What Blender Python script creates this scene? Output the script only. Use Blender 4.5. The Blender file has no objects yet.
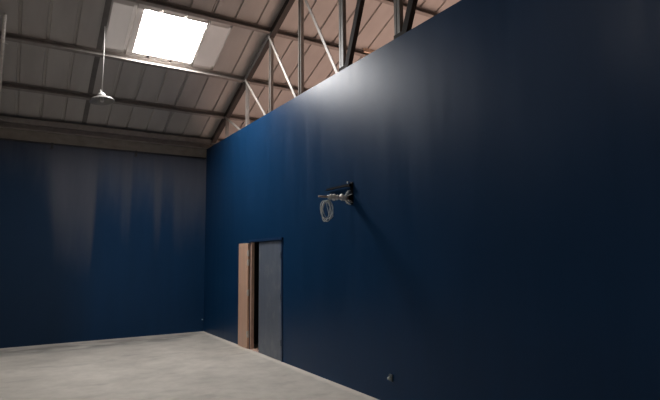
import bpy, bmesh, math, random
from mathutils import Vector, Matrix

random.seed(7)
S = bpy.context.scene
C = S.collection
PI = math.pi

# ------------------------------------------------------------------ helpers
def tag(o, label=None, cat=None, group=None, kind=None):
    if label: o['label'] = label
    if cat: o['category'] = cat
    if group: o['group'] = group
    if kind: o['kind'] = kind
    return o

def empty(name, loc=(0, 0, 0)):
    o = bpy.data.objects.new(name, None)
    o.empty_display_size = 0.1
    C.objects.link(o)
    o.location = loc
    return o

def obj(name, bm, mats, parent=None, smooth=False, bevel=0.0):
    bmesh.ops.recalc_face_normals(bm, faces=bm.faces[:])
    me = bpy.data.meshes.new(name)
    bm.to_mesh(me)
    bm.free()
    for m in (mats if isinstance(mats, (list, tuple)) else [mats]):
        me.materials.append(m)
    if smooth:
        for p in me.polygons:
            p.use_smooth = True
    o = bpy.data.objects.new(name, me)
    C.objects.link(o)
    if parent is not None:
        o.parent = parent
        o.location = -Vector(parent.location)      # meshes are written in world coordinates
    if bevel:
        md = o.modifiers.new('bevel', 'BEVEL')
        md.width = bevel
        md.segments = 2
        md.limit_method = 'ANGLE'
    return o

def box(bm, x0, x1, y0, y1, z0, z1):
    vs = [bm.verts.new((x, y, z)) for x in (x0, x1) for y in (y0, y1) for z in (z0, z1)]
    for f in ((0, 1, 3, 2), (4, 6, 7, 5), (0, 4, 5, 1), (2, 3, 7, 6), (0, 2, 6, 4), (1, 5, 7, 3)):
        bm.faces.new([vs[i] for i in f])

def prism(bm, p0, p1, prof, up=(0, 0, 1)):
    """sweep a closed 2D profile (side, up) from p0 to p1"""
    p0, p1 = Vector(p0), Vector(p1)
    d = (p1 - p0).normalized()
    s = d.cross(Vector(up)).normalized()
    u = s.cross(d).normalized()
    a = [bm.verts.new(p0 + s * q[0] + u * q[1]) for q in prof]
    b = [bm.verts.new(p1 + s * q[0] + u * q[1]) for q in prof]
    n = len(prof)
    for i in range(n):
        j = (i + 1) % n
        bm.faces.new((a[i], a[j], b[j], b[i]))
    bm.faces.new(a)
    bm.faces.new(b[::-1])

def rect(w, h):
    return [(-w / 2, -h / 2), (w / 2, -h / 2), (w / 2, h / 2), (-w / 2, h / 2)]

def angle(w, h, t):          # L section
    return [(-w / 2, -h / 2), (w / 2, -h / 2), (w / 2, -h / 2 + t), (-w / 2 + t, -h / 2 + t), (-w / 2 + t, h / 2), (-w / 2, h / 2)]

def chan(w, h, t):           # C section, open side towards +side
    return [(-w / 2, -h / 2), (w / 2, -h / 2), (w / 2, -h / 2 + t), (-w / 2 + t, -h / 2 + t),
            (-w / 2 + t, h / 2 - t), (w / 2, h / 2 - t), (w / 2, h / 2), (-w / 2, h / 2)]

def tube(bm, pts, r, seg=10, closed=False):
    pts = [Vector(p) for p in pts]
    n = len(pts)
    rr = r if isinstance(r, (list, tuple)) else [r] * n
    rings = []
    ref = Vector((0.13, 0.29, 0.95))
    for i, p in enumerate(pts):
        if closed:
            d = pts[(i + 1) % n] - pts[(i - 1) % n]
        else:
            d = pts[min(i + 1, n - 1)] - pts[max(i - 1, 0)]
        d.normalize()
        s = d.cross(ref)
        if s.length < 1e-3:
            s = d.cross(Vector((1, 0, 0)))
        s.normalize()
        u = s.cross(d)
        ref = u
        rings.append([bm.verts.new(p + (s * math.cos(a) + u * math.sin(a)) * rr[i])
                      for a in [2 * PI * k / seg for k in range(seg)]])
    for i in range(n if closed else n - 1):
        A, B = rings[i], rings[(i + 1) % n]
        for k in range(seg):
            j = (k + 1) % seg
            bm.faces.new((A[k], A[j], B[j], B[k]))
    if not closed:
        bm.faces.new(rings[0][::-1])
        bm.faces.new(rings[-1])

def lathe(bm, prof, centre, seg=40, tilt=None):
    c = Vector(centre)
    M = tilt or Matrix.Identity(3)
    rings = []
    for r, z in prof:
        if r < 1e-5:
            rings.append([bm.verts.new(c + M @ Vector((0, 0, z)))])
        else:
            rings.append([bm.verts.new(c + M @ Vector((r * math.cos(2 * PI * k / seg), r * math.sin(2 * PI * k / seg), z))) for k in range(seg)])
    for A, B in zip(rings, rings[1:]):
        for k in range(seg):
            j = (k + 1) % seg
            if len(A) == 1 and len(B) == 1: continue
            if len(A) == 1: bm.faces.new((A[0], B[j], B[k]))
            elif len(B) == 1: bm.faces.new((A[k], A[j], B[0]))
            else: bm.faces.new((A[k], A[j], B[j], B[k]))

# ------------------------------------------------------------------ materials
class NT:
    def __init__(s, name):
        s.m = bpy.data.materials.new(name)
        s.m.use_nodes = True
        s.t = s.m.node_tree
        s.b = s.t.nodes['Principled BSDF']
    def n(s, kind, **kw):
        nd = s.t.nodes.new(kind)
        for k, v in kw.items():
            if k.startswith('i_'):
                key = k[2:]
                nd.inputs[int(key) if key.isdigit() else key.replace('_', ' ')].default_value = v
            else:
                setattr(nd, k, v)
        return nd
    def l(s, a, b):
        s.t.links.new(a, b)
    def coords(s, scale=(1, 1, 1)):
        g = s.n('ShaderNodeNewGeometry')
        mp = s.n('ShaderNodeMapping')
        mp.inputs['Scale'].default_value = scale
        s.l(g.outputs['Position'], mp.inputs['Vector'])
        return mp.outputs['Vector']
    def noise(s, scale, detail=4, rough=0.55, vec=None, vs=(1, 1, 1)):
        nd = s.n('ShaderNodeTexNoise')
        nd.inputs['Scale'].default_value = scale
        nd.inputs['Detail'].default_value = detail
        nd.inputs['Roughness'].default_value = rough
        s.l(vec or s.coords(vs), nd.inputs['Vector'])
        return nd.outputs['Fac']
    def ramp(s, fac, stops, interp='LINEAR'):
        nd = s.n('ShaderNodeValToRGB')
        cr = nd.color_ramp
        cr.interpolation = interp
        while len(cr.elements) < len(stops):
            cr.elements.new(0.5)
        for e, (p, c) in zip(cr.elements, stops):
            e.position = p
            e.color = c if len(c) == 4 else (*c, 1)
        s.l(fac, nd.inputs['Fac'])
        return nd.outputs['Color']
    def maprange(s, v, a, b, c, d, smooth=False):
        nd = s.n('ShaderNodeMapRange')
        if smooth: nd.interpolation_type = 'SMOOTHSTEP'
        s.l(v, nd.inputs['Value'])
        for k, x in zip(('From Min', 'From Max', 'To Min', 'To Max'), (a, b, c, d)):
            nd.inputs[k].default_value = x
        return nd.outputs['Result']
    def math(s, op, a, b=None):
        nd = s.n('ShaderNodeMath', operation=op)
        for i, v in enumerate((a, b)):
            if v is None: continue
            if isinstance(v, (int, float)): nd.inputs[i].default_value = v
            else: s.l(v, nd.inputs[i])
        return nd.outputs[0]
    def mix(s, f, a, b):
        nd = s.n('ShaderNodeMix', data_type='RGBA')
        for k, v in ((0, f), (6, a), (7, b)):
            if isinstance(v, (int, float)): nd.inputs[k].default_value = v
            elif isinstance(v, tuple): nd.inputs[k].default_value = (*v, 1)
            else: s.l(v, nd.inputs[k])
        return nd.outputs[2]
    def bump(s, h, strength=0.2, dist=0.01):
        nd = s.n('ShaderNodeBump')
        nd.inputs['Strength'].default_value = strength
        nd.inputs['Distance'].default_value = dist
        s.l(h, nd.inputs['Height'])
        s.l(nd.outputs['Normal'], s.b.inputs['Normal'])

def simple(name, col, rough=0.5, metal=0.0, var=0.15, scale=9.0, vs=(1, 1, 1), spec=0.5):
    t = NT(name)
    f = t.noise(scale, vs=vs)
    a = tuple(max(0, c * (1 - var)) for c in col)
    b = tuple(min(1, c * (1 + var)) for c in col)
    t.l(t.ramp(f, [(0.3, a), (0.7, b)]), t.b.inputs['Base Color'])
    t.b.inputs['Roughness'].default_value = rough
    t.b.inputs['Metallic'].default_value = metal
    t.b.inputs['Specular IOR Level'].default_value = spec
    return t.m

NAVY = (0.0040, 0.0290, 0.080)
NAVY2 = (0.0048, 0.0325, 0.089)

def navy_paint():
    t = NT('navy_wall_paint')
    st = t.noise(1.0, detail=5, vs=(1, 5.0, 0.5))          # roller streaks run up the wall
    fine = t.noise(14.0, detail=3)
    t.l(t.ramp(st, [(0.3, NAVY), (0.7, NAVY2)]), t.b.inputs['Base Color'])
    t.l(t.maprange(st, 0.3, 0.7, 0.34, 0.44), t.b.inputs['Roughness'])
    t.b.inputs['Specular IOR Level'].default_value = 0.19
    t.b.inputs['Specular Tint'].default_value = (0.93, 0.91, 1.0, 1)
    t.bump(fine, 0.04, 0.01)
    return t.m

def back_paint():
    t = NT('patchy_navy_wall_paint')
    g = t.n('ShaderNodeNewGeometry')
    sp = t.n('ShaderNodeSeparateXYZ')
    t.l(g.outputs['Position'], sp.inputs[0])
    X, Z = sp.outputs['X'], sp.outputs['Z']
    fx = t.maprange(X, -5.0, 0.0, 0.0, 1.0)
    # height (0..1 of 5 m) up to which the blue coat covers the grey one, along the wall
    def h(v): return (v / 5.0,) * 3
    def px(x): return (x + 5.0) / 5.0
    pts = [(-3.46, 4.0), (-3.18, 2.45), (-2.50, 2.15), (-2.40, 3.5), (-1.96, 3.45), (-1.88, 2.95), (-1.74, 2.95), (-1.68, 3.6),
           (-1.24, 3.45), (-1.16, 2.7), (-1.08, 2.75), (-1.02, 3.3), (-0.80, 3.25), (-0.72, 2.75), (-0.2, 2.85)]
    cov = t.ramp(fx, [(0.0, h(4.5))] + [(px(a), h(b)) for a, b in pts])
    nz = t.noise(1.0, detail=5, vs=(3.8, 1.0, 0.8))
    dz = t.math('MULTIPLY', t.math('SUBTRACT', nz, 0.5), 1.0)
    top = t.math('ADD', t.math('MULTIPLY', cov, 5.0), dz)
    m = t.maprange(t.math('SUBTRACT', Z, top), -1.1, 0.95, 0.0, 0.92, True)
    st = t.noise(1.0, detail=4, vs=(4.0, 1.0, 0.5))
    blue = t.ramp(st, [(0.3, NAVY), (0.7, NAVY2)])
    grey = t.ramp(st, [(0.3, (0.068, 0.074, 0.098)), (0.7, (0.085, 0.091, 0.116))])
    # the left stretch of the blue is duller and darker
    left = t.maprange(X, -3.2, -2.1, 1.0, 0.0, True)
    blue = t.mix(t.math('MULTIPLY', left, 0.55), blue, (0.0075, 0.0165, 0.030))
    mid = t.mix(m, blue, grey)
    # bare strip of wall above the conduit
    up = t.maprange(Z, 4.118, 4.135, 0.0, 1.0)
    bare = t.ramp(t.noise(3.0, vs=(1.5, 1, 3)), [(0.3, (0.24, 0.215, 0.19)), (0.7, (0.33, 0.30, 0.265))])
    t.l(t.mix(up, mid, bare), t.b.inputs['Base Color'])
    t.l(t.maprange(m, 0, 1, 0.5, 0.6), t.b.inputs['Roughness'])
    t.b.inputs['Specular IOR Level'].default_value = 0.22
    return t.m

def concrete():
    t = NT('dusty_concrete')
    a = t.noise(0.9, detail=6, rough=0.6)
    b = t.noise(5.0, detail=6, rough=0.65)
    c = t.noise(60.0, detail=3)
    base = t.ramp(a, [(0.3, (0.41, 0.38, 0.34)), (0.55, (0.535, 0.495, 0.445)), (0.75, (0.62, 0.575, 0.52))])
    sm = t.ramp(b, [(0.35, (0.86, 0.86, 0.86)), (0.6, (1, 1, 1))])
    mul = t.n('ShaderNodeMix', data_type='RGBA', blend_type='MULTIPLY')
    mul.inputs[0].default_value = 0.75
    t.l(base, mul.inputs[6]); t.l(sm, mul.inputs[7])
    # a grey scuffed smear along the back wall
    g = t.n('ShaderNodeNewGeometry')
    sp = t.n('ShaderNodeSeparateXYZ')
    t.l(g.outputs['Position'], sp.inputs[0])
    band = t.maprange(t.math('ABSOLUTE', t.math('ADD', sp.outputs['Y'], 0.62)), 0.15, 0.6, 1.0, 0.0, True)
    nn = t.noise(1.0, detail=5, vs=(1.1, 2.2, 1))
    k = t.math('MULTIPLY', band, t.maprange(nn, 0.40, 0.56, 0.0, 0.75))
    l2 = t.noise(1.0, detail=5, vs=(1.6, 2.6, 1))
    k2 = t.maprange(l2, 0.56, 0.72, 0.0, 0.30)
    worn = t.mix(t.math('MAXIMUM', k, k2), mul.outputs[2], (0.17, 0.165, 0.158))
    # pale plaster dust swept against the foot of the partition
    dust = t.maprange(t.math('ADD', sp.outputs['X'], t.math('MULTIPLY', b, 0.12)), -0.10, 0.0, 0.0, 0.7, True)
    t.l(t.mix(dust, worn, (0.70, 0.64, 0.58)), t.b.inputs['Base Color'])
    t.b.inputs['Roughness'].default_value = 0.75
    t.bump(t.math('ADD', b, c), 0.15, 0.006)
    return t.m

def roof_sheet(name, a, b):
    t = NT(name)
    f = t.noise(1.0, detail=5, vs=(3.0, 0.8, 0.8))
    t.l(t.ramp(f, [(0.3, a), (0.7, b)]), t.b.inputs['Base Color'])
    t.b.inputs['Roughness'].default_value = 0.62
    t.b.inputs['Metallic'].default_value = 0.0
    return t.m

def pale_sheet():
    t = NT('pale_translucent_roof_sheet')
    f = t.noise(1.0, detail=5, vs=(3.0, 0.8, 0.8))
    col = t.ramp(f, [(0.3, (0.52, 0.49, 0.47)), (0.7, (0.60, 0.57, 0.55))])
    t.l(col, t.b.inputs['Base Color'])
    t.b.inputs['Roughness'].default_value = 0.6
    tr = t.n('ShaderNodeBsdfTranslucent')
    tr.inputs['Color'].default_value = (0.95, 0.90, 0.87, 1)
    mx = t.n('ShaderNodeMixShader')
    mx.inputs[0].default_value = 0.09
    t.l(t.b.outputs[0], mx.inputs[1]); t.l(tr.outputs[0], mx.inputs[2])
    t.l(mx.outputs[0], t.t.nodes['Material Output'].inputs['Surface'])
    return t.m

def lit_pane(name, strength):
    t = NT(name)
    t.b.inputs['Base Color'].default_value = (0.8, 0.82, 0.82, 1)
    t.b.inputs['Emission Color'].default_value = (1.0, 0.985, 0.96, 1)
    t.b.inputs['Emission Strength'].default_value = strength
    return t.m

def grey_leaf():
    t = NT('scuffed_grey_door_paint')
    st = t.noise(1.0, detail=5, vs=(1, 9.0, 1.2))
    sc = t.noise(1.0, detail=6, rough=0.7, vs=(1, 5.0, 3.0))
    base = t.ramp(st, [(0.3, (0.092, 0.112, 0.152)), (0.7, (0.122, 0.142, 0.18))])
    k = t.maprange(sc, 0.52, 0.66, 0.0, 0.5)
    t.l(t.mix(k, base, (0.21, 0.22, 0.235)), t.b.inputs['Base Color'])
    t.l(t.maprange(sc, 0.3, 0.7, 0.38, 0.5), t.b.inputs['Roughness'])
    return t.m

M = {
    'navy': navy_paint(),
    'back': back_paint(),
    'plain': simple('grey_block_wall', (0.20, 0.19, 0.18), 0.8),
    'dark': simple('dark_blocker_lining', (0.02, 0.02, 0.02), 0.9),
    'floor': concrete(),
    'sheet': roof_sheet('grey_roof_sheet', (0.45, 0.42, 0.40), (0.53, 0.50, 0.475)),
    'pale_sheet': pale_sheet(),
    'seam': simple('dark_seam_strip', (0.16, 0.147, 0.14), 0.7),
    'pane': lit_pane('daylit_skylight', 32.0),
    'pane_b': lit_pane('daylit_skylight_dim', 16.0),
    'purlin': simple('grey_purlin_steel', (0.30, 0.27, 0.25), 0.6, 0.0, 0.12),
    'chord': simple('dark_truss_steel', (0.05, 0.043, 0.04), 0.7, 0.0, 0.15),
    'galv': simple('galvanised_truss_steel', (0.32, 0.285, 0.26), 0.5, 0.1, 0.15),
    'shaded_web': simple('shaded_truss_steel', (0.013, 0.010, 0.009), 0.75, 0.0, 0.15, spec=0.2),  # shade on the backlit members put into a darker steel colour
    'strut': simple('grey_strut_steel', (0.13, 0.12, 0.11), 0.5),
    'peach': simple('lamplit_peach', (0.92, 0.68, 0.52), 0.6),  # warm lamplight on a purlin, put into the base colour
    'pipe': simple('pale_conduit', (0.82, 0.76, 0.70), 0.5, 0.0, 0.2, 14),
    'clip': simple('light_metal_clip', (0.6, 0.57, 0.53), 0.4, 0.3),
    'dkpipe': simple('dark_conduit', (0.03, 0.03, 0.035), 0.5),
    'cord': simple('pale_lamp_cord', (0.62, 0.60, 0.57), 0.5),
    'shade': simple('grey_enamel_shade', (0.24, 0.23, 0.22), 0.4),
    'cap': simple('white_lamp_cap', (0.75, 0.73, 0.70), 0.35),
    'beige': simple('bare_beige_door_board', (0.60, 0.38, 0.275), 0.55, 0.0, 0.08, 1.0, (1, 14, 0.8)),
    'leaf': grey_leaf(),
    'frame': simple('navy_door_frame', (0.009, 0.030, 0.080), 0.35, 0.0, 0.1),
    'jamb': simple('pink_primed_jamb', (0.55, 0.36, 0.28), 0.5, 0.0, 0.1),
    'hinge': simple('steel_hinge', (0.55, 0.51, 0.46), 0.4, 0.2),
    'black': simple('black_bracket_steel', (0.006, 0.006, 0.009), 0.7, spec=0.15),
    'arm': simple('copper_tinted_arm', (0.42, 0.30, 0.24), 0.4, 0.3),
    'tape': simple('white_cable_wrap', (0.85, 0.83, 0.80), 0.5, 0.0, 0.08, 40),
    'wire': simple('pale_grey_wire', (0.66, 0.69, 0.68), 0.4, 0.0, 0.1),
    'socket': simple('dark_grey_plastic', (0.10, 0.12, 0.13), 0.35),
    'white': simple('white_plastic', (0.75, 0.77, 0.78), 0.4),
}

# ------------------------------------------------------------------ the roof plane
SL = 0.415
def zr(y, off):                      # height of a slope line that passes `off` above y = 0
    return off - SL * y
SHEET, PURL, CH = 4.64, 4.57, 4.525
RIDGE = -9.2
XL, XR, YF = -9.0, 9.0, -18.4
def zroof(y, off=SHEET):
    return zr(y, off) if y >= RIDGE else zr(2 * RIDGE - y, off)

RIBS = [-2.72 + 0.42 * k for k in range(-15, 28) if XL + 0.1 < -2.72 + 0.42 * k < XR - 0.1]
def profile(x0, x1):
    pts = [(x0, 0.0)]
    for c in RIBS:
        for dx, h in ((-0.030, 0), (-0.019, 0.034), (0.019, 0.034), (0.030, 0)):
            if x0 + 1e-4 < c + dx < x1 - 1e-4:
                pts.append((c + dx, h))
    pts.append((x1, 0.0))
    return pts

def sheet_cell(bm, x0, x1, y0, y1, mi=0, lift=0.0):
    pr = profile(x0, x1)
    A = [bm.verts.new((x, y0, zroof(y0) + h + lift)) for x, h in pr]
    B = [bm.verts.new((x, y1, zroof(y1) + h + lift)) for x, h in pr]
    for i in range(len(pr) - 1):
        f = bm.faces.new((A[i], A[i + 1], B[i + 1], B[i]))
        f.material_index = mi

OPEN1 = (-2.165, -1.055, -3.24, -2.24)      # x0 x1 y0 y1
OPEN2 = (-8.5, -7.4, -6.9, -5.85)
PALE = [(-2.66, OPEN1[0]), (OPEN1[1], -0.60)]
bm = bmesh.new()
ys = sorted({0.34, OPEN1[2], OPEN1[3], OPEN2[2], OPEN2[3], RIDGE, YF - 0.2}, reverse=True)
xs = sorted({XL - 0.1, XR + 0.1, OPEN1[0], OPEN1[1], OPEN2[0], OPEN2[1], -2.66, -0.60})
for ya, yb in zip(ys, ys[1:]):
    ym = (ya + yb) / 2
    for xa, xb in zip(xs, xs[1:]):
        xm = (xa + xb) / 2
        if any(o[0] < xm < o[1] and o[2] < ym < o[3] for o in (OPEN1, OPEN2)):
            continue
        pale = any(a < xm < b for a, b in PALE) and OPEN1[2] < ym < OPEN1[3]
        sheet_cell(bm, xa, xb, ya, yb, 1 if pale else 0)
tag(obj('ceiling', bm, [M['sheet'], M['pale_sheet']]), 'sloping grey ribbed sheet roof seen from below', 'ceiling', kind='structure')

def skylight(name, o, mat, label):
    e = empty(name, ((o[0] + o[1]) / 2, (o[2] + o[3]) / 2, zroof((o[2] + o[3]) / 2)))
    tag(e, label, 'skylight', kind='structure')
    bm = bmesh.new(); sheet_cell(bm, o[0], o[1], o[3], o[2], 0, 0.006)
    obj('pane', bm, mat, e)
    bm = bmesh.new()
    for x in (o[0], o[1]):
        prism(bm, (x, o[3], zroof(o[3]) + 0.03), (x, o[2], zroof(o[2]) + 0.03), rect(0.03, 0.05))
    for y in (o[2], o[3]):
        prism(bm, (o[0], y, zroof(y) + 0.03), (o[1], y, zroof(y) + 0.03), rect(0.03, 0.05))
    obj('window_frame', bm, M['pale_sheet'], e)
skylight('window_1', OPEN1, M['pane'], 'bright white square skylight in the sloping roof above the back wall')
skylight('window_2', OPEN2, M['pane_b'], 'second skylight higher up the roof, outside the view')

bm = bmesh.new()
prism(bm, (-2.735, -0.05, zr(-0.05, SHEET) - 0.008), (-2.735, -8.9, zr(-8.9, SHEET) - 0.008), rect(0.09, 0.012))
tag(obj('trim_1', bm, M['seam']), 'dark strip covering a roof sheet seam left of the skylight', 'trim', kind='structure')

# ------------------------------------------------------------------ walls and floor
bm = bmesh.new(); box(bm, XL - 0.2, XR + 0.2, YF - 0.2, 0.2, -0.15, 0.0)
tag(obj('floor', bm, M['floor']), 'pale dusty concrete floor with grey scuffs', 'floor', kind='structure')

WT = 4.36
DY0, DY1, DH = -4.215, -2.86, 2.035         # doorway in the right wall
bm = bmesh.new()
box(bm, 0, 0.07, DY1, 0, 0, WT); box(bm, 0, 0.07, YF, DY0, 0, WT); box(bm, 0, 0.07, DY0, DY1, DH, WT)
tag(obj('wall_right', bm, M['navy']), 'long navy blue partition wall stopping below the roof trusses', 'wall', kind='structure')
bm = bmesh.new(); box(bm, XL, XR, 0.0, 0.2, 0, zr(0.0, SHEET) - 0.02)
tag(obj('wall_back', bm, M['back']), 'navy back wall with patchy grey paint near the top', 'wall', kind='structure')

def gable(name, x0, x1, label):
    bm = bmesh.new()
    out = [(0.2, 0), (0.2, zroof(0.2) - 0.0), (RIDGE, zroof(RIDGE)), (YF, zroof(YF)), (YF, 0)]
    A = [bm.verts.new((x0, y, z)) for y, z in out]
    B = [bm.verts.new((x1, y, z)) for y, z in out]
    for i in range(5):
        j = (i + 1) % 5
        bm.faces.new((A[i], A[j], B[j], B[i]))
    bm.faces.new(A); bm.faces.new(B[::-1])
    tag(obj(name, bm, M['plain']), label, 'wall', kind='structure')
gable('wall_left', XL - 0.2, XL, 'grey gable wall far out to the left of the view')
gable('wall_far', XR, XR + 0.2, 'grey gable wall at the far side beyond the blue partition')
bm = bmesh.new(); box(bm, XL, XR, YF - 0.2, YF, 0, zroof(YF))
tag(obj('wall_front', bm, M['plain']), 'grey end wall facing the patchy navy wall', 'wall', kind='structure')
# added dark box keeps lamplight out of the doorway gap
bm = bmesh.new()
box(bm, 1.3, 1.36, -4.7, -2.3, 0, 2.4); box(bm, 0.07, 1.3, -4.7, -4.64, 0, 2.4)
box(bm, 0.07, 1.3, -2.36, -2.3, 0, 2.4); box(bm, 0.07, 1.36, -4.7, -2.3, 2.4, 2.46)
tag(obj('doorway_blocker', bm, M['dark']), 'added dark box blocking light behind the half open doorway', 'wall', kind='structure')

# ------------------------------------------------------------------ purlins
def purlin(y, label, lit_span=None):
    z = zr(y, PURL)
    e = empty('roof_purlin', (0, y, z))
    tag(e, label, 'purlin', 'steel purlins under the roof sheets')
    n = Vector((0, SL, 1)).normalized()
    bm = bmesh.new()
    prism(bm, (XL, y, z), (XR, y, z), chan(0.07, 0.125, 0.012), up=n)
    obj('rail', bm, M['purlin'], e)
    if lit_span:  # lamplight on the purlin face, added as a pale peach plate
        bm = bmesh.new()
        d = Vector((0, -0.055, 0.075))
        prism(bm, Vector((lit_span[0], y, z)) + d, Vector((lit_span[1], y, z)) + d, rect(0.03, 0.17), up=n)
        tag(obj('lamplit_patch', bm, M['peach'], e), 'pale peach plate for the lamplit purlin face')
    return e
purlin(-0.97, 'lowest slim steel purlin, next above the thick eave beam')
purlin(-2.16, 'steel purlin running along the lower edge of the skylight')
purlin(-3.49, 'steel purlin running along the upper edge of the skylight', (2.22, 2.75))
purlin(-4.76, 'highest steel purlin, seen only above the top of the blue partition')

e = empty('eave_beam', (0, -0.07, 4.36))
tag(e, 'thick brown eave beam along the top of the back wall', 'beam')
bm = bmesh.new()
prism(bm, (XL, -0.06, 4.425), (XR, -0.06, 4.425), chan(0.10, 0.13, 0.014), up=(0, 0, 1))
obj('web_channel', bm, M['purlin'], e)
bm = bmesh.new()
prism(bm, (XL, -0.075, 4.535), (XR, -0.075, 4.535), rect(0.07, 0.09), up=(0, 0, 1))
obj('top_angle', bm, M['purlin'], e)

# ------------------------------------------------------------------ roof trusses
NODES = [-1.03, -2.25, -3.43, -4.64, -5.95, -7.25, -8.6]
ZB = 4.27
def truss(x, label):
    e = empty('roof_truss', (x, 0, ZB))
    tag(e, label, 'truss', 'steel roof trusses')
    n = Vector((0, SL, 1)).normalized()
    bm = bmesh.new()
    prism(bm, (x, -0.03, zr(-0.03, CH)), (x, RIDGE, zr(RIDGE, CH)), rect(0.10, 0.115), up=n)
    obj('top_chord', bm, M['chord'], e)
    bm = bmesh.new()
    prism(bm, (x, -0.02, ZB), (x, RIDGE - 1, ZB), rect(0.10, 0.09))
    obj('bottom_chord', bm, M['chord'], e)
    for i, y in enumerate(NODES):
        bm = bmesh.new()
        w = 0.05 + 0.014 * min(i, 5)
        if i < 4:
            prism(bm, (x + 0.01, y, ZB), (x + 0.01, y, zr(y, CH)), chan(0.06, w, 0.01), up=(0, 1, 0))
            obj('vertical_strut', bm, M['purlin'], e)
        else:
            prism(bm, (x, y + 0.022, ZB), (x, y + 0.022, zr(y, CH)), rect(0.06, 0.04), up=(0, 1, 0))
            prism(bm, (x, y - 0.04, ZB), (x, y - 0.04, zr(y, CH)), rect(0.06, 0.055), up=(0, 1, 0))
            tag(obj('vertical_strut', bm, M['strut'], e), 'double flat bar strut')
    for a, b in zip([0.0] + NODES[:4], NODES[:5]):
        bm = bmesh.new()
        prism(bm, (x - 0.03, a - 0.02, zr(a, CH) - 0.03), (x - 0.03, b - 0.02, ZB), angle(0.05, 0.055, 0.008), up=(1, 0, 0))
        tag(obj('diagonal_brace', bm, M['galv'], e), 'bright galvanised diagonal')
    for a in NODES[4:6]:
        bm = bmesh.new()
        prism(bm, (x, a - 0.07, ZB), (x, a - 1.22, ZB + 2.75), rect(0.07, 0.095), up=(0, 1, 0))
        tag(obj('diagonal_brace', bm, M['shaded_web'], e), 'dark brown diagonal, backlit shade in its colour')
    for y in NODES[4:6]:
        bm = bmesh.new()
        box(bm, x - 0.033, x + 0.033, y - 0.15, y + 0.055, ZB - 0.02, ZB + 0.21)
        obj('gusset_plate', bm, M['shaded_web'], e)
truss(0.135, 'steel roof truss rising above the top of the blue partition')
truss(-4.41, 'steel roof truss at the left edge of the view, beside a pale conduit')

# ------------------------------------------------------------------ pale conduit on the left
e = empty('hanging_conduit', (-4.2, -0.1, 4.5))
tag(e, 'pale mottled conduit pipe clipped under the purlins at the left edge', 'pipe')
P0, P1 = Vector((-4.185, -2.72, zr(-2.72, 4.475))), Vector((-4.30, -0.14, zr(-0.14, 4.43)))
bm = bmesh.new(); tube(bm, [P0.lerp(P1, k / 8) for k in range(9)], 0.028)
obj('tube', bm, M['pipe'], e, True)
for y in (-2.16, -0.97, -0.2):
    t = (y - P0.y) / (P1.y - P0.y)
    q = P0.lerp(P1, t)
    bm = bmesh.new()
    tube(bm, [q + Vector((-0.03, 0, 0.06)), q + Vector((-0.03, 0, -0.01)), q + Vector((0, 0, -0.03)), q + Vector((0.03, 0, -0.012)), q + Vector((0.075, 0, -0.03))], 0.007, 6)
    obj('clip', bm, M['clip'], e, True)

# ------------------------------------------------------------------ thin conduit on the back wall
e = empty('wall_conduit', (-4, -0.02, 4.13))
tag(e, 'thin dark conduit along the top of the back wall paint', 'conduit')
bm = bmesh.new(); tube(bm, [(-8.9 + k * 1.1, -0.016, 4.128) for k in range(8)] + [(-0.02, -0.016, 4.128)], 0.016, 8)
obj('tube', bm, M['dkpipe'], e, True)
for x in (-3.32, -1.64, -5.0):
    bm = bmesh.new(); box(bm, x - 0.024, x + 0.024, -0.036, 0.0, 4.02, 4.15)
    obj('clip', bm, M['dkpipe'], e, bevel=0.004)

# ------------------------------------------------------------------ pendant lamp
LX, LY = -2.715, -2.72
e = empty('pendant_lamp', (LX, LY, 4.5))
tag(e, 'small grey pendant lamp hanging on a long pale cord from the roof', 'lamp')
LZ = 4.45
bm = bmesh.new(); tube(bm, [(LX, LY, zr(LY, SHEET) - 0.01), (LX + 0.003, LY, 5.2), (LX - 0.004, LY, LZ + 0.14)], 0.008, 8)
obj('cord', bm, M['cord'], e, True)
T = Matrix.Rotation(math.radians(9), 3, Vector((0.85, -0.53, 0)).cross(Vector((0, 0, 1))))
bm = bmesh.new()
lathe(bm, [(0, 0.17), (0.016, 0.165), (0.02, 0.12), (0.055, 0.10), (0.07, 0.06), (0.072, 0.035), (0, 0.035)], (LX, LY, LZ), 24, T)
tag(obj('lamp_cap', bm, M['cap'], e, True), 'white lamp cap')
bm = bmesh.new()
lathe(bm, [(0.05, 0.045), (0.10, 0.035), (0.16, 0.008), (0.198, -0.03), (0.203, -0.042), (0.195, -0.042), (0.155, -0.005), (0.10, 0.02), (0.05, 0.03), (0.05, 0.045)], (LX, LY, LZ), 40, T)
obj('lamp_shade', bm, M['shade'], e, True)
bm = bmesh.new()
lathe(bm, [(0, 0.02), (0.022, 0.01), (0.034, -0.03), (0.026, -0.06), (0, -0.07)], (LX, LY, LZ + 0.01), 20, T)
obj('bulb', bm, M['cap'], e, True)

# ------------------------------------------------------------------ the doorway with two leaves
e = empty('door_1', (0, (DY0 + DY1) / 2, 0))
tag(e, 'double door in the blue wall, beige leaf folded back and grey leaf closed', 'door', kind='structure')
bm = bmesh.new()
box(bm, -0.035, 0.07, DY0 - 0.045, DY1 + 0.045, DH - 0.03, DH + 0.015)
box(bm, -0.012, 0.07, DY0 - 0.03, DY0 + 0.025, 0, DH - 0.03)
obj('door_frame', bm, M['frame'], e, bevel=0.004)
bm = bmesh.new()
box(bm, -0.012, 0.05, DY1 - 0.05, DY1 - 0.002, 0, DH - 0.03)
box(bm, 0.0, 0.12, DY1 - 0.40, DY1 - 0.05, 0.0, 0.018)
tag(obj('door_jamb', bm, M['jamb'], e, bevel=0.003), 'pink primed jamb and sill')
bm = bmesh.new()
box(bm, -0.05, -0.006, DY1 + 0.04, -2.345, 0.012, 1.99)
lf = tag(obj('door_leaf', bm, M['beige'], e, bevel=0.004), 'beige leaf folded flat against the wall')
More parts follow.
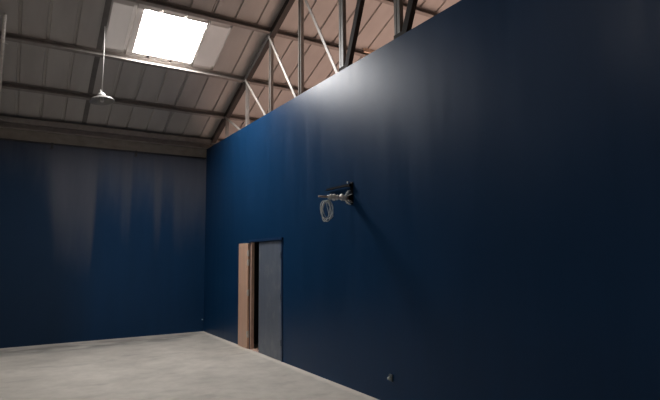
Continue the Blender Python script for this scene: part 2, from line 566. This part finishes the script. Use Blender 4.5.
for z in (0.28, 1.05, 1.62, 1.80):
    bm = bmesh.new()
    tube(bm, [(-0.04, DY1 + 0.018, z - 0.06), (-0.04, DY1 + 0.018, z + 0.06)], 0.02, 12)
    box(bm, -0.053, -0.046, DY1 + 0.02, DY1 + 0.075, z - 0.045, z + 0.045)
    h = obj('hinge', bm, M['hinge'], e)
    h.parent = lf; h.location = (0, 0, 0)      # the leaf's own origin sits at the world origin
bm = bmesh.new()
box(bm, -0.008, 0.034, DY0 + 0.022, -3.255, 0.008, DH - 0.035)
lf = tag(obj('door_leaf', bm, M['leaf'], e, bevel=0.004), 'scuffed grey closed leaf')
for z in (0.3, 1.05, 1.75):
    bm = bmesh.new()
    tube(bm, [(-0.014, DY0 + 0.02, z - 0.05), (-0.014, DY0 + 0.02, z + 0.05)], 0.012, 10)
    h = obj('hinge', bm, M['leaf'], e)
    h.parent = lf; h.location = (0, 0, 0)

# ------------------------------------------------------------------ wall bracket with cables
BY, BZ = -6.36, 2.497
e = empty('wall_bracket', (0, BY, BZ))
tag(e, 'black wall bracket with an arm sticking out of the blue wall', 'bracket')
bm = bmesh.new()
box(bm, -0.014, 0, BY - 0.03, BY + 0.03, BZ - 0.08, BZ + 0.22)
box(bm, -0.075, -0.012, BY - 0.028, BY + 0.028, BZ - 0.05, BZ + 0.05)
obj('wall_plate', bm, M['black'], e, bevel=0.004)
bm = bmesh.new(); tube(bm, [(-0.06, BY, BZ), (-0.3, BY, BZ), (-0.525, BY, BZ)], [0.016, 0.015, 0.011], 12)
obj('arm', bm, M['arm'], e, True)
bm = bmesh.new()
prism(bm, (-0.045, BY + 0.62, BZ + 0.185), (-0.045, BY + 0.02, BZ + 0.185), angle(0.035, 0.035, 0.006))
box(bm, -0.06, -0.01, BY - 0.02, BY + 0.05, BZ + 0.155, BZ + 0.195)
rl = obj('rail', bm, M['black'], e)
bm = bmesh.new(); tube(bm, [(-0.05, BY + 0.03, BZ + 0.205), (-0.05, BY + 0.03, BZ + 0.228)], 0.012, 8)
bo = tag(obj('bolt', bm, M['clip'], e, True), 'bright bolt head')
bo.parent = rl; bo.location = (0, 0, 0)

e = empty('cable_wrap', (-0.25, BY, BZ))
tag(e, 'white taped bundle of cables wrapped around the bracket arm', 'cables')
bm = bmesh.new()
xsw = [-0.10 - 0.018 * k for k in range(17)]
rad = [0.031 + 0.009 * math.sin(k * 1.9) + (0.008 if k in (2, 3, 4, 10, 11, 12, 13) else -0.004) for k in range(17)]
tube(bm, [(x, BY + 0.004 * math.sin(i), BZ + 0.006 * math.sin(i * 2.1)) for i, x in enumerate(xsw)], rad, 12)
obj('tape', bm, M['tape'], e, True)
rng = random.Random(3)
for k in range(9):
    bm = bmesh.new()
    a = rng.uniform(0, 2 * PI)
    dy, dz = math.cos(a) * rng.uniform(0.05, 0.10), math.sin(a) * rng.uniform(0.05, 0.11)
    tube(bm, [(-0.15, BY, BZ), (-0.11, BY + dy * 0.35, BZ + dz * 0.4), (-0.07, BY + dy * 0.8, BZ + dz * 0.9), (-0.02 - 0.03 * rng.random(), BY + dy, BZ + dz)], 0.0055, 6)
    obj('loose_wire', bm, M['tape' if k % 2 else 'wire'], e, True)

bm = bmesh.new()
CX, CZ = -0.40, BZ - 0.155
for k in range(5):
    rx, rz = 0.055 + 0.02 * k, rng.uniform(0.10, 0.14)
    ang = rng.uniform(-0.5, 0.5)
    ty = rng.uniform(-0.05, 0.05)
    ox = rng.uniform(-0.02, 0.02)
    pts = []
    for i in range(28):
        t = 2 * PI * i / 28
        x, z = rx * math.cos(t), rz * math.sin(t)
        pts.append((CX + ox + x * math.cos(ang) * 0.9 - 0.12 * z * math.sin(ang), BY + ty * math.sin(t) + x * math.sin(ang) * 0.7, BZ - 0.048 - rz + z + 0.0))
    tube(bm, pts, 0.0055, 6, True)
tube(bm, [(CX, BY, BZ - 0.045), (CX - 0.01, BY - 0.01, BZ - 0.1), (CX + 0.03, BY, BZ - 0.22), (CX + 0.05, BY - 0.01, BZ - 0.27), (CX + 0.09, BY - 0.02, BZ - 0.25)], 0.0055, 6)
tag(obj('hanging_cable_coil', bm, M['wire'], None, True), 'loose coil of thin pale wire hanging from the bracket arm', 'cable')

# ------------------------------------------------------------------ small fittings
e = empty('wall_socket', (0, -7.134, 0.27))
tag(e, 'small dark socket low on the blue right wall', 'socket')
bm = bmesh.new(); box(bm, -0.022, 0, -7.165, -7.105, 0.265, 0.345)
obj('back_box', bm, M['socket'], e, bevel=0.006)
bm = bmesh.new(); tube(bm, [(-0.02, -7.125, 0.30), (-0.045, -7.125, 0.30)], 0.016, 12)
obj('outlet', bm, M['wire'], e, True)
bm = bmesh.new(); lathe(bm, [(0, 0.016), (0.008, 0.014), (0.014, 0.006), (0.015, 0), (0, 0)], (0, 0, 0), 16, Matrix.Rotation(PI / 2, 3, 'X'))
o = obj('wall_plug', bm, M['white'], None, True)
o.location = (-0.03, 0, 0.27)
tag(o, 'tiny white plug near the floor in the corner of the back wall', 'plug')

# ------------------------------------------------------------------ light
def area(name, loc, target, size, power, col):
    l = bpy.data.lights.new(name, 'AREA')
    l.energy = power; l.color = col; l.shape = 'DISK'; l.size = size
    o = bpy.data.objects.new(name, l); C.objects.link(o)
    o.location = loc
    o.rotation_euler = (Vector(target) - Vector(loc)).to_track_quat('-Z', 'Y').to_euler()
    return o
# warm work lamp of the neighbouring room, hung behind the partition
area('work_lamp', (4.2, -5.0, 3.9), (4.2, -5.0, 0), 1.2, 480, (1.0, 0.74, 0.66))

w = bpy.data.worlds.new('world'); S.world = w
w.use_nodes = True
w.node_tree.nodes['Background'].inputs[0].default_value = (1.0, 0.92, 0.87, 1)
w.node_tree.nodes['Background'].inputs[1].default_value = 1.0

# ------------------------------------------------------------------ camera
fpx, yaw, pitch, roll = 508.45, 0.5472, 0.1107, -0.0088
F = Vector((math.sin(yaw) * math.cos(pitch), math.cos(yaw) * math.cos(pitch), math.sin(pitch)))
r = Vector((math.cos(yaw), -math.sin(yaw), 0)); u = r.cross(F)
r2 = r * math.cos(roll) + u * math.sin(roll)
u2 = -r * math.sin(roll) + u * math.cos(roll)
cd = bpy.data.cameras.new('camera'); cam = bpy.data.objects.new('camera', cd); C.objects.link(cam)
cam.matrix_world = Matrix(((r2.x, u2.x, -F.x, -3.7978), (r2.y, u2.y, -F.y, -12.018), (r2.z, u2.z, -F.z, 1.7209), (0, 0, 0, 1)))
cd.sensor_width = 36.0
cd.lens = fpx * 36.0 / 660.0
cd.clip_start = 0.05
S.camera = cam

S.view_settings.view_transform = 'Standard'
S.view_settings.look = 'None'
S.view_settings.gamma = 1
S.view_settings.use_curve_mapping = False
S.view_settings.exposure = 0.95
S.cycles.use_denoising = True
S.cycles.max_bounces = 10
S.cycles.diffuse_bounces = 6
